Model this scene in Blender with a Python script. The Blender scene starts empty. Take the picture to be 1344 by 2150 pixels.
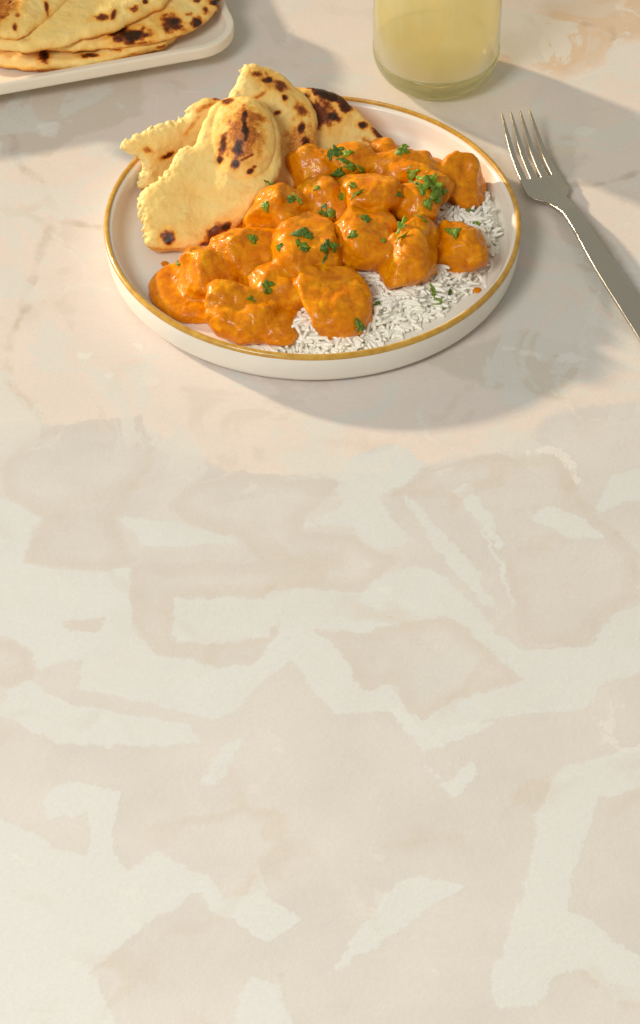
import bpy, math, random
import numpy as np
from mathutils import Vector, Matrix
from mathutils.bvhtree import BVHTree

random.seed(7)
RNG = np.random.RandomState(7)
MM = 0.001
scene = bpy.context.scene
col = scene.collection

# ------------------------------------------------------------------ camera
EL = math.radians(39.1)
PITCH = math.radians(39.1 + 5.25)
DIST = 1900.0
FPX = 6365.0
CAM = np.array([4.6, -DIST * math.cos(EL), DIST * math.sin(EL) + 12])
FWD = np.array([0, math.cos(PITCH), -math.sin(PITCH)])
UP = np.array([0, math.sin(PITCH), math.cos(PITCH)])
cam_data = bpy.data.cameras.new("camera")
cam = bpy.data.objects.new("camera", cam_data)
col.objects.link(cam)
cam.location = Vector(CAM * MM)
cam.rotation_euler = (math.pi / 2 - PITCH, 0, 0)
cam_data.sensor_fit = 'HORIZONTAL'
cam_data.sensor_width = 36
cam_data.lens = FPX / 1344 * 36
cam_data.clip_start = 0.05
cam_data.clip_end = 50
scene.camera = cam

# ------------------------------------------------------------------ world and lamps
world = bpy.data.worlds.new("World")
scene.world = world
world.use_nodes = True
bg = world.node_tree.nodes["Background"]
bg.inputs[0].default_value = (1.0, 0.965, 0.82, 1)
bg.inputs[1].default_value = 0.36

sun_d = bpy.data.lights.new("key_sun", 'SUN')
sun_d.energy = 4.1
sun_d.angle = math.radians(3.2)
sun_d.color = (1.0, 0.80, 0.555)
sun = bpy.data.objects.new("key_sun", sun_d)
col.objects.link(sun)
SUNV = Vector((59, -41, -24)).normalized()
sun.rotation_euler = SUNV.to_track_quat('-Z', 'Y').to_euler()

def area(name, loc, target, size, power, color):
    d = bpy.data.lights.new(name, 'AREA')
    d.shape = 'RECTANGLE'; d.size, d.size_y = size
    d.energy = power; d.color = color
    o = bpy.data.objects.new(name, d); col.objects.link(o)
    o.location = loc
    o.rotation_euler = (Vector(target) - Vector(loc)).to_track_quat('-Z', 'Y').to_euler()
area("soft_fill", (-0.85, -1.2, 1.45), (0, -0.42, 0), (0.6, 0.6), 21.0, (1.0, 0.99, 0.93))

scene.view_settings.view_transform = 'Standard'
scene.view_settings.look = 'None'
scene.view_settings.exposure = 0.0
scene.view_settings.gamma = 1.0
try:
    scene.cycles.use_denoising = True
    scene.cycles.denoiser = 'OPENIMAGEDENOISE'
    scene.cycles.max_bounces = 10
    scene.cycles.transparent_max_bounces = 16
    scene.cycles.sample_clamp_indirect = 4.0
    scene.cycles.blur_glossy = 0.5
except Exception:
    pass

# ------------------------------------------------------------------ helpers
def at(u, v, z):
    """point of the photograph (px) on the horizontal level z (mm) -> mm"""
    u = np.asarray(u, float); v = np.asarray(v, float)
    d = FWD * 1.0 + ((u - 672) / FPX)[..., None] * np.array([1.0, 0, 0]) + ((1075 - v) / FPX)[..., None] * UP
    t = (z - CAM[2]) / d[..., 2]
    return CAM + d * t[..., None]

def proj(P):
    d = P - CAM
    z = d @ FWD
    return 672 + FPX * d[..., 0] / z, 1075 - FPX * (d @ UP) / z

def hash3(i, j, k, seed):
    n = (i.astype(np.int64) * 374761393 + j.astype(np.int64) * 668265263 + k.astype(np.int64) * 2147483647 + seed * 974634777) & 0xffffffff
    n = ((n ^ (n >> 13)) * 1274126177) & 0xffffffff
    n = n ^ (n >> 16)
    return (n & 0xffff).astype(np.float32) / 32767.5 - 1.0

def vnoise(X, Y, Z, seed=0):
    i = np.floor(X).astype(np.int64); j = np.floor(Y).astype(np.int64); k = np.floor(Z).astype(np.int64)
    fx = (X - i); fy = (Y - j); fz = (Z - k)
    fx = fx * fx * fx * (fx * (fx * 6 - 15) + 10); fy = fy * fy * fy * (fy * (fy * 6 - 15) + 10); fz = fz * fz * fz * (fz * (fz * 6 - 15) + 10)
    r = 0
    for a in (0, 1):
        wa = fx if a else 1 - fx
        for b in (0, 1):
            wb = fy if b else 1 - fy
            for c in (0, 1):
                wc = fz if c else 1 - fz
                r = r + wa * wb * wc * hash3(i + a, j + b, k + c, seed)
    return r

def fbm(X, Y, Z, octs=3, seed=0):
    r = 0; a = 1; s = 1
    for o in range(octs):
        r = r + a * vnoise(X * s + 17.3 * o, Y * s + 5.1 * o, Z * s - 9.7 * o, seed + o)
        a *= 0.5; s *= 2.03
    return r

def poly_sd(px, py, poly):
    """signed distance to polygon, negative inside"""
    poly = np.asarray(poly, float)
    d = np.full(px.shape, 1e9); ins = np.zeros(px.shape, bool)
    n = len(poly)
    for a in range(n):
        x0, y0 = poly[a]; x1, y1 = poly[(a + 1) % n]
        ex, ey = x1 - x0, y1 - y0
        wx, wy = px - x0, py - y0
        t = np.clip((wx * ex + wy * ey) / (ex * ex + ey * ey + 1e-9), 0, 1)
        d = np.minimum(d, (wx - ex * t) ** 2 + (wy - ey * t) ** 2)
        c = ((y0 > py) != (y1 > py)) & (px < (x1 - x0) * (py - y0) / (y1 - y0 + 1e-12) + x0)
        ins ^= c
    d = np.sqrt(d)
    return np.where(ins, -d, d)

def line_d(px, py, pts):
    d = np.full(px.shape, 1e9)
    for (x0, y0), (x1, y1) in zip(pts[:-1], pts[1:]):
        ex, ey = x1 - x0, y1 - y0
        wx, wy = px - x0, py - y0
        t = np.clip((wx * ex + wy * ey) / (ex * ex + ey * ey + 1e-9), 0, 1)
        d = np.minimum(d, (wx - ex * t) ** 2 + (wy - ey * t) ** 2)
    return np.sqrt(d)

def smooth_poly(pts, it=2):
    p = np.asarray(pts, float)
    for _ in range(it):
        q = np.roll(p, -1, 0)
        p = np.stack([0.75 * p + 0.25 * q, 0.25 * p + 0.75 * q], 1).reshape(-1, 2)
    return p

def snets(F, org, h):
    """surface nets: closed quads round F<0"""
    ins = F < 0
    s = np.zeros(tuple(n - 1 for n in F.shape), np.int8)
    for a in (0, 1):
        for b in (0, 1):
            for c in (0, 1):
                s += ins[a:a + s.shape[0], b:b + s.shape[1], c:c + s.shape[2]]
    act = (s > 0) & (s < 8)
    I, J, K = np.nonzero(act)
    idx = np.full(s.shape, -1, np.int32); idx[I, J, K] = np.arange(len(I))
    C = {}
    for a in (0, 1):
        for b in (0, 1):
            for c in (0, 1):
                C[a, b, c] = F[I + a, J + b, K + c]
    acc = np.zeros((len(I), 3)); cnt = np.zeros(len(I))
    for (p, q) in [((a, b, c), tuple(np.add((a, b, c), e))) for a in (0, 1) for b in (0, 1) for c in (0, 1)
                   for e in ((1, 0, 0), (0, 1, 0), (0, 0, 1)) if max(np.add((a, b, c), e)) < 2]:
        f0, f1 = C[p], C[q]
        m = (f0 < 0) != (f1 < 0)
        t = np.where(m, f0 / np.where(m, f0 - f1, 1), 0)
        for ax in range(3):
            acc[:, ax] += np.where(m, p[ax] + t * (q[ax] - p[ax]), 0)
        cnt += m
    V = (np.stack([I, J, K], 1) + acc / cnt[:, None]) * h + org
    quads = []
    for ax in range(3):
        sl0 = [slice(None)] * 3; sl1 = [slice(None)] * 3
        sl0[ax] = slice(0, -1); sl1[ax] = slice(1, None)
        a = ins[tuple(sl0)]; b = ins[tuple(sl1)]
        m = a != b
        o1, o2 = [(1, 2), (2, 0), (0, 1)][ax]
        g = np.stack(np.nonzero(m), 1)
        g = g[(g[:, o1] > 0) & (g[:, o2] > 0) & (g[:, o1] < F.shape[o1] - 1) & (g[:, o2] < F.shape[o2] - 1)]
        inside_first = a[g[:, 0], g[:, 1], g[:, 2]]
        def cell(d1, d2):
            c = g.copy(); c[:, o1] += d1; c[:, o2] += d2
            return idx[c[:, 0], c[:, 1], c[:, 2]]
        q = np.stack([cell(-1, -1), cell(0, -1), cell(0, 0), cell(-1, 0)], 1)
        q[~inside_first] = q[~inside_first][:, ::-1]
        quads.append(q)
    Q = np.concatenate(quads)
    return V, Q[(Q >= 0).all(1)]

def mesh_np(name, V, Q, attrs=None, smooth=True):
    me = bpy.data.meshes.new(name)
    V = np.asarray(V, float); Q = np.asarray(Q, np.int32)
    n = Q.shape[1]
    me.vertices.add(len(V)); me.vertices.foreach_set("co", (V * MM).astype(np.float32).ravel())
    me.loops.add(Q.size); me.loops.foreach_set("vertex_index", Q.ravel())
    me.polygons.add(len(Q)); me.polygons.foreach_set("loop_start", np.arange(0, Q.size, n, dtype=np.int32))
    me.polygons.foreach_set("use_smooth", np.full(len(Q), smooth))
    me.update(calc_edges=True); me.validate()
    for k, a in (attrs or {}).items():
        t = me.attributes.new(k, 'FLOAT', 'POINT'); t.data.foreach_set("value", np.asarray(a, np.float32))
    return me

def link(name, me, mat=None, parent=None, label=None, cat=None, group=None, kind=None):
    o = bpy.data.objects.new(name, me); col.objects.link(o)
    if mat is not None and me is not None and len(me.materials) == 0:
        me.materials.append(mat)
    if parent is not None: o.parent = parent
    if label: o["label"] = label
    if cat: o["category"] = cat
    if group: o["group"] = group
    if kind: o["kind"] = kind
    return o

def recenter(V):
    """origin at the base of the thing"""
    c = np.array([(V[:, 0].min() + V[:, 0].max()) / 2, (V[:, 1].min() + V[:, 1].max()) / 2, V[:, 2].min()])
    return c

class NT:
    def __init__(self, name):
        self.m = bpy.data.materials.new(name); self.m.use_nodes = True
        self.t = self.m.node_tree; self.b = self.t.nodes["Principled BSDF"]
        self.out = self.t.nodes["Material Output"]
    def n(self, typ, **kw):
        x = self.t.nodes.new(typ)
        for k, v in kw.items():
            if k.startswith("i_"):
                key = k[2:]
                key = int(key) if key.isdigit() else key.replace("_", " ")
                x.inputs[key].default_value = v
            else: setattr(x, k, v)
        return x
    def l(self, a, b): self.t.links.new(a, b)
    def coord(self): return self.n("ShaderNodeTexCoord").outputs["Object"]
    def noise(self, scale, detail=4, rough=0.55, dist=0.0, vec=None):
        x = self.n("ShaderNodeTexNoise")
        x.inputs["Scale"].default_value = scale; x.inputs["Detail"].default_value = detail
        x.inputs["Roughness"].default_value = rough; x.inputs["Distortion"].default_value = dist
        self.l(vec if vec is not None else self.pos(), x.inputs["Vector"])
        return x.outputs["Fac"]
    def pos(self):
        if not hasattr(self, "_p"): self._p = self.n("ShaderNodeNewGeometry").outputs["Position"]
        return self._p
    def mr(self, v, a, b, c=0.0, d=1.0, smooth=False):
        x = self.n("ShaderNodeMapRange")
        if smooth: x.interpolation_type = 'SMOOTHSTEP'
        x.inputs[1].default_value = a; x.inputs[2].default_value = b; x.inputs[3].default_value = c; x.inputs[4].default_value = d
        self.l(v, x.inputs[0]); return x.outputs[0]
    def math(self, op, a, b=None):
        x = self.n("ShaderNodeMath", operation=op)
        for i, s in enumerate((a, b)):
            if s is None: continue
            if isinstance(s, (int, float)): x.inputs[i].default_value = s
            else: self.l(s, x.inputs[i])
        return x.outputs[0]
    def mix(self, f, a, b, blend='MIX'):
        x = self.n("ShaderNodeMix", data_type='RGBA', blend_type=blend)
        for i, s in ((0, f), (6, a), (7, b)):
            if isinstance(s, (int, float)): x.inputs[i].default_value = s
            elif isinstance(s, tuple): x.inputs[i].default_value = (*s, 1)
            else: self.l(s, x.inputs[i])
        return x.outputs[2]
    def attr(self, name):
        return self.n("ShaderNodeAttribute", attribute_name=name).outputs["Fac"]
    def ramp(self, f, stops):
        x = self.n("ShaderNodeValToRGB"); e = x.color_ramp.elements
        while len(e) < len(stops): e.new(0.5)
        for q, (p, c) in zip(e, stops): q.position = p; q.color = (*c, 1)
        self.l(f, x.inputs[0]); return x.outputs[0]
    def bump(self, h, strength, dist, prev=None):
        x = self.n("ShaderNodeBump"); x.inputs["Strength"].default_value = strength; x.inputs["Distance"].default_value = dist
        self.l(h, x.inputs["Height"])
        if prev is not None: self.l(prev, x.inputs["Normal"])
        return x.outputs[0]
    def set(self, **kw):
        for k, v in kw.items():
            k = k.replace("_", " ")
            if isinstance(v, (int, float)): self.b.inputs[k].default_value = v
            elif isinstance(v, tuple): self.b.inputs[k].default_value = v if len(v) == 4 or k == "Subsurface Radius" else (*v, 1)
            else: self.l(v, self.b.inputs[k])
        return self

# ------------------------------------------------------------------ materials
def mat_table():
    m = NT("stone_table")
    wob = m.math('ADD', m.mr(m.noise(135, 4, 0.7), 0, 1, -4, 4), m.math('ADD', m.mr(m.noise(17, 3, 0.5), 0, 1, -4.5, 4.5), m.math('ADD', m.mr(m.noise(55, 6, 0.65), 0, 1, -6, 6), m.mr(m.noise(320, 3, 0.6), 0, 1, -1.6, 1.6))))
    def mask(name, w=0.7):
        return m.mr(m.math('ADD', m.attr(name), wob), -w, w, 1, 0, True)
    beige = m.mix(m.mr(m.noise(14, 5, 0.6), 0.35, 0.65), (0.60, 0.585, 0.575), (0.65, 0.635, 0.625))
    pink = m.mix(m.mr(m.noise(18, 5, 0.6), 0.35, 0.65), (0.755, 0.665, 0.625), (0.72, 0.65, 0.605))
    cream = m.mix(m.mr(m.noise(9, 3), 0.35, 0.65), (0.635, 0.665, 0.68), (0.655, 0.68, 0.695))
    # weathered darker edge just inside each torn patch of plaster
    base = m.mix(mask('pink', 3.0), beige, pink)
    soft = m.mr(m.noise(24, 4), 0.35, 0.65, 0.7, 1.0)
    c1 = m.mix(m.math('MULTIPLY', mask('cream', 0.7), soft), base, cream)
    edge = m.mr(m.math('ABSOLUTE', m.math('ADD', m.attr('beige'), m.math('ADD', wob, 3.5))), 0.0, 9.0, 0.55, 0.0)
    bz = m.mix(edge, beige, (0.585, 0.545, 0.505))
    stain = m.math('MULTIPLY', m.mr(m.noise(48, 7, 0.72), 0.50, 0.66, 0, 0.35, True), m.mr(m.noise(11, 2), 0.42, 0.62))
    bz = m.mix(stain, bz, (0.54, 0.485, 0.425))
    c2 = m.mix(m.math('MULTIPLY', mask('beige', 0.7), m.mr(soft, 0.7, 1.0, 1.0, 0.8)), c1, bz)
    c3 = m.mix(m.math('MULTIPLY', mask('creamtwo', 0.6), 0.85), c2, m.mix(0.4, cream, (0.67, 0.70, 0.715)))
    c3 = m.mix(m.math('MULTIPLY', mask('tan', 9.0), 0.7), c3, (0.62, 0.44, 0.27))  # warm light through the drink, painted as a soft tan patch
    c3 = m.mix(m.math('MULTIPLY', mask('grey', 2.5), 0.6), c3, (0.58, 0.53, 0.45))  # cast shade of tray, fork and plate put into the stone colour
    # veins
    v = m.mr(m.math('ADD', m.attr('vein'), m.mr(m.noise(60, 5), 0, 1, -7, 7)), 0.0, 4.5, 0.55, 0.0, True)
    v = m.math('MULTIPLY', v, m.mr(m.noise(35, 3), 0.35, 0.6))
    c4 = m.mix(v, c3, (0.45, 0.37, 0.29))
    # scattered small chips and fine random marbling
    n1 = m.noise(26, 7, 0.7, 0.4)
    cloud = m.noise(13, 8, 0.62, 1.2)
    up = m.attr('pink'); upm = m.mr(up, -5, 40, 1, 0, True)
    c4 = m.mix(m.math('MULTIPLY', m.mr(cloud, 0.52, 0.55, 0, 0.7, True), upm), c4, (0.68, 0.68, 0.655))
    c4 = m.mix(m.math('MULTIPLY', m.mr(cloud, 0.44, 0.37, 0, 0.6, True), upm), c4, (0.66, 0.59, 0.535))
    c5 = m.mix(m.math('MULTIPLY', m.mr(n1, 0.60, 0.63, 0, 0.45, True), m.mr(m.noise(7, 2), 0.48, 0.6)), c4, (0.76, 0.74, 0.71))
    c5 = m.mix(m.math('MULTIPLY', m.mr(n1, 0.36, 0.33, 0, 0.35, True), m.mr(m.noise(6, 2), 0.5, 0.6)), c5, (0.55, 0.48, 0.38))
    c5 = m.mix(m.math('MULTIPLY', mask('chip', 0.9), 0.6), c5, (0.77, 0.76, 0.74))
    fine = m.noise(420, 4, 0.7)
    wp = m.n("ShaderNodeVectorMath", operation='ADD')
    nv = m.n("ShaderNodeTexNoise"); nv.inputs["Scale"].default_value = 22; nv.inputs["Detail"].default_value = 6; m.l(m.pos(), nv.inputs["Vector"])
    sc_ = m.n("ShaderNodeVectorMath", operation='SCALE'); sc_.inputs[3].default_value = 0.055; m.l(nv.outputs["Color"], sc_.inputs[0])
    m.l(m.pos(), wp.inputs[0]); m.l(sc_.outputs[0], wp.inputs[1])
    vo = m.n("ShaderNodeTexVoronoi", feature='DISTANCE_TO_EDGE'); vo.inputs["Scale"].default_value = 8.5; m.l(wp.outputs[0], vo.inputs["Vector"])
    crack = m.math('MULTIPLY', m.mr(vo.outputs["Distance"], 0.0, 0.016, 1, 0, True), m.mr(m.noise(16, 4), 0.46, 0.62, 0, 1))
    c5 = m.mix(m.math('MULTIPLY', m.math('MULTIPLY', crack, upm), 0.45), c5, (0.77, 0.76, 0.74))
    halo = m.math('MULTIPLY', m.mr(vo.outputs["Distance"], 0.016, 0.06, 1, 0, True), m.mr(m.noise(12, 4), 0.48, 0.62, 0, 0.3))
    c5 = m.mix(halo, c5, (0.56, 0.48, 0.38))
    c6 = m.mix(m.mr(fine, 0.3, 0.7, 0.0, 0.12), c5, (0.42, 0.34, 0.25))
    sp = m.math('MULTIPLY', m.mr(m.noise(700, 1), 0.74, 0.78, 0, 0.5), m.mr(m.noise(30, 2), 0.5, 0.62))
    c7 = m.mix(sp, c6, (0.22, 0.16, 0.11))
    m.set(Base_Color=c7, Roughness=m.mr(m.noise(40, 4), 0.3, 0.7, 0.42, 0.62), Specular_IOR_Level=0.35)
    h = m.math('ADD', m.math('MULTIPLY', mask('creamtwo', 2.5), 0.10), m.math('ADD', m.math('MULTIPLY', mask('chip', 1.0), 0.25), m.math('ADD', m.math('MULTIPLY', n1, 0.9), m.math('MULTIPLY', fine, 0.18))))
    h = m.math('SUBTRACT', h, m.math('MULTIPLY', v, 0.6))
    m.set(Normal=m.bump(h, 0.45, 0.0008))
    return m.m

def mat_glaze(name, c, rough=0.22):
    m = NT(name)
    n = m.noise(60, 4)
    sp = m.mr(m.noise(900, 1), 0.76, 0.80, 0, 0.25)
    colr = m.mix(sp, m.mix(m.mr(n, 0.3, 0.7), c, tuple(x * 0.96 for x in c)), (0.35, 0.25, 0.15))
    m.set(Base_Color=colr, Roughness=m.mr(n, 0.3, 0.7, rough, rough + 0.1), Normal=m.bump(m.noise(220, 3), 0.12, 0.0006))
    m.set(Subsurface_Weight=0.0, Coat_Weight=0.25, Coat_Roughness=0.15)
    return m.m

def mat_rim():
    m = NT("amber_rim_glaze")
    n = m.noise(160, 5, 0.65)
    m.set(Base_Color=m.ramp(m.mr(n, 0.3, 0.7), [(0, (0.46, 0.23, 0.025)), (0.6, (0.58, 0.32, 0.04)), (1, (0.66, 0.40, 0.08))]), Roughness=0.3, Coat_Weight=0.4)
    return m.m

def mat_bread():
    m = NT("baked_dough")
    ch = m.attr('char')
    ch2 = m.math('ADD', ch, m.math('MULTIPLY', m.mr(m.noise(750, 4, 0.7), 0, 1, -0.30, 0.30), m.mr(ch, 0.03, 0.3)))
    tint = m.mix(m.mr(m.noise(45, 4), 0.35, 0.65), (0.92, 0.625, 0.19), (0.95, 0.70, 0.27))
    toast = m.mr(m.noise(110, 5, 0.7), 0.50, 0.72, 0, 0.5, True)
    tint = m.mix(toast, tint, (0.76, 0.42, 0.10))
    ramp = m.ramp(ch2, [(0.0, (1, 1, 1)), (0.18, (0.95, 0.72, 0.38)), (0.38, (0.62, 0.28, 0.09)), (0.62, (0.22, 0.062, 0.022)), (0.95, (0.04, 0.018, 0.012))])
    c = m.mix(1.0, tint, ramp, 'MULTIPLY')
    torn = m.attr('torn')
    c = m.mix(m.math('MULTIPLY', torn, 0.7), c, (0.90, 0.72, 0.33))
    m.set(Base_Color=c, Roughness=m.mr(ch, 0, 0.6, 0.62, 0.42), Specular_IOR_Level=0.35, Subsurface_Weight=0.25, Subsurface_Radius=(1.0, 0.6, 0.25), Subsurface_Scale=0.0025)
    pores = m.n("ShaderNodeTexVoronoi"); pores.inputs["Scale"].default_value = 520; m.l(m.pos(), pores.inputs["Vector"])
    pit = m.math('MULTIPLY', m.mr(pores.outputs["Distance"], 0.0, 0.4), m.mr(m.noise(160, 2), 0.45, 0.6))
    h = m.math('ADD', m.math('MULTIPLY', m.noise(600, 5, 0.65), 0.28), m.math('ADD', m.math('MULTIPLY', m.noise(180, 3), 0.8), m.math('MULTIPLY', pit, 0.25)))
    m.set(Normal=m.bump(h, 0.55, 0.0011))
    return m.m

def mat_curry():
    m = NT("orange_curry_sauce")
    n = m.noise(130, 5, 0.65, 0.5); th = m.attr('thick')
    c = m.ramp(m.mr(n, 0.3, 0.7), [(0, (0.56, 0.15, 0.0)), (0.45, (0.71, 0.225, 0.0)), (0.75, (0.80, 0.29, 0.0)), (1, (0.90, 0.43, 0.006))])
    c = m.mix(m.mr(th, 0.1, 0.8, 0, 0.85), c, (0.42, 0.075, 0.0))  # redder between pieces: thicker sauce, with gap shade put into the colour
    sp = m.math('MULTIPLY', m.mr(m.noise(1300, 1), 0.70, 0.75), 0.75)
    c = m.mix(sp, c, (0.25, 0.05, 0.008))
    pale = m.math('MULTIPLY', m.mr(m.noise(520, 4, 0.7), 0.60, 0.70), m.mr(m.noise(70, 2), 0.46, 0.58))
    c = m.mix(m.math('MULTIPLY', pale, 0.35), c, (0.88, 0.45, 0.05))
    m.set(Base_Color=c, Roughness=m.mr(m.noise(260, 4, 0.6), 0.35, 0.65, 0.14, 0.40), Specular_IOR_Level=0.18, Coat_Weight=0.22, Coat_Roughness=0.06,
          Subsurface_Weight=0.15, Subsurface_Radius=(1.0, 0.42, 0.02), Subsurface_Scale=0.0022)
    h = m.math('ADD', m.math('MULTIPLY', m.noise(420, 4, 0.6, 0.6), 0.6), m.math('MULTIPLY', m.noise(1400, 3, 0.6), 0.28))
    m.set(Normal=m.bump(h, 0.5, 0.0010))
    return m.m

def mat_rice():
    m = NT("cooked_rice")
    c = m.mix(m.mr(m.noise(260, 2), 0.3, 0.7), (0.96, 0.93, 0.84), (0.98, 0.96, 0.89))
    m.set(Base_Color=c, Roughness=0.32, Subsurface_Weight=0.1, Subsurface_Radius=(1.0, 0.95, 0.85), Subsurface_Scale=0.001, Normal=m.bump(m.noise(1500, 2), 0.25, 0.0004))
    return m.m

def mat_herb():
    m = NT("green_herb_leaf")
    rnd = m.n("ShaderNodeObjectInfo").outputs["Random"]
    c = m.mix(m.math('MULTIPLY', m.mr(m.noise(300, 3), 0.35, 0.65, 0.4, 1.0), m.mr(rnd, 0, 1, 0.15, 1.1)), (0.03, 0.085, 0.004), (0.27, 0.42, 0.015))
    m.set(Base_Color=c, Roughness=0.4, Specular_IOR_Level=0.5, Normal=m.bump(m.noise(900, 4), 0.6, 0.0006))
    return m.m

def mat_steel():
    m = NT("brushed_steel")
    mp = m.n("ShaderNodeMapping"); mp.inputs["Scale"].default_value = (900, 60, 200)
    m.l(m.coord(), mp.inputs["Vector"])
    n = m.n("ShaderNodeTexNoise"); n.inputs["Scale"].default_value = 1.0; n.inputs["Detail"].default_value = 3
    m.l(mp.outputs[0], n.inputs["Vector"])
    m.set(Base_Color=(0.60, 0.56, 0.50), Metallic=1.0, Roughness=m.mr(n.outputs["Fac"], 0.3, 0.7, 0.24, 0.29), Normal=m.bump(n.outputs["Fac"], 0.02, 0.0002))
    return m.m

def mat_glass_wall(tint, name):
    m = NT(name)
    t = m.t
    tr = m.n("ShaderNodeBsdfTransparent"); tr.inputs[0].default_value = (*tint, 1)
    gl = m.n("ShaderNodeBsdfGlossy"); gl.inputs["Roughness"].default_value = 0.03
    lw = m.n("ShaderNodeLayerWeight"); lw.inputs["Blend"].default_value = 0.5
    fr = m.math('ADD', m.math('MULTIPLY', m.math('POWER', lw.outputs["Facing"], 4.0), 0.6), 0.03)
    mx = m.n("ShaderNodeMixShader"); m.l(fr, mx.inputs[0]); m.l(tr.outputs[0], mx.inputs[1]); m.l(gl.outputs[0], mx.inputs[2])
    m.l(mx.outputs[0], m.out.inputs[0])
    return m.m

def mat_glass_base():
    m = NT("green_tinted_base_glass")
    m.set(Base_Color=(0.95, 0.98, 0.88), Roughness=0.02, IOR=1.45, Transmission_Weight=1.0)
    tr = m.n("ShaderNodeBsdfTransparent"); tr.inputs[0].default_value = (0.90, 0.93, 0.78, 1)
    mx = m.n("ShaderNodeMixShader"); mx.inputs[0].default_value = 0.35
    m.l(m.b.outputs[0], mx.inputs[1]); m.l(tr.outputs[0], mx.inputs[2]); m.l(mx.outputs[0], m.out.inputs[0])
    return m.m

def mat_drink():
    m = NT("cloudy_lemon_drink")
    n = m.noise(28, 4, 0.6, 0.8)
    c = m.mix(m.mr(n, 0.35, 0.68), (0.99, 0.84, 0.48), (0.99, 0.90, 0.62))
    m.set(Base_Color=c, Roughness=0.25, Specular_IOR_Level=0.3)
    tl = m.n('ShaderNodeBsdfTranslucent'); m.l(c, tl.inputs[0])
    m2 = m.n('ShaderNodeMixShader'); m2.inputs[0].default_value = 0.36; m.l(m.b.outputs[0], m2.inputs[1]); m.l(tl.outputs[0], m2.inputs[2])
    tr = m.n("ShaderNodeBsdfTransparent"); tr.inputs[0].default_value = (1.0, 0.95, 0.80, 1)
    mx = m.n("ShaderNodeMixShader"); mx.inputs[0].default_value = 0.42
    m.l(m2.outputs[0], mx.inputs[1]); m.l(tr.outputs[0], mx.inputs[2]); m.l(mx.outputs[0], m.out.inputs[0])
    return m.m

M_table = mat_table(); M_plate = mat_glaze("white_plate_glaze", (0.86, 0.81, 0.73), 0.32); M_rim = mat_rim()
M_tray = mat_glaze("white_tray_glaze", (0.86, 0.79, 0.67), 0.5)
M_bread = mat_bread(); M_curry = mat_curry(); M_rice = mat_rice(); M_herb = mat_herb(); M_steel = mat_steel()
M_wall = mat_glass_wall((0.97, 0.985, 0.94), "clear_tumbler_glass"); M_base = mat_glass_base(); M_drink = mat_drink()

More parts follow.
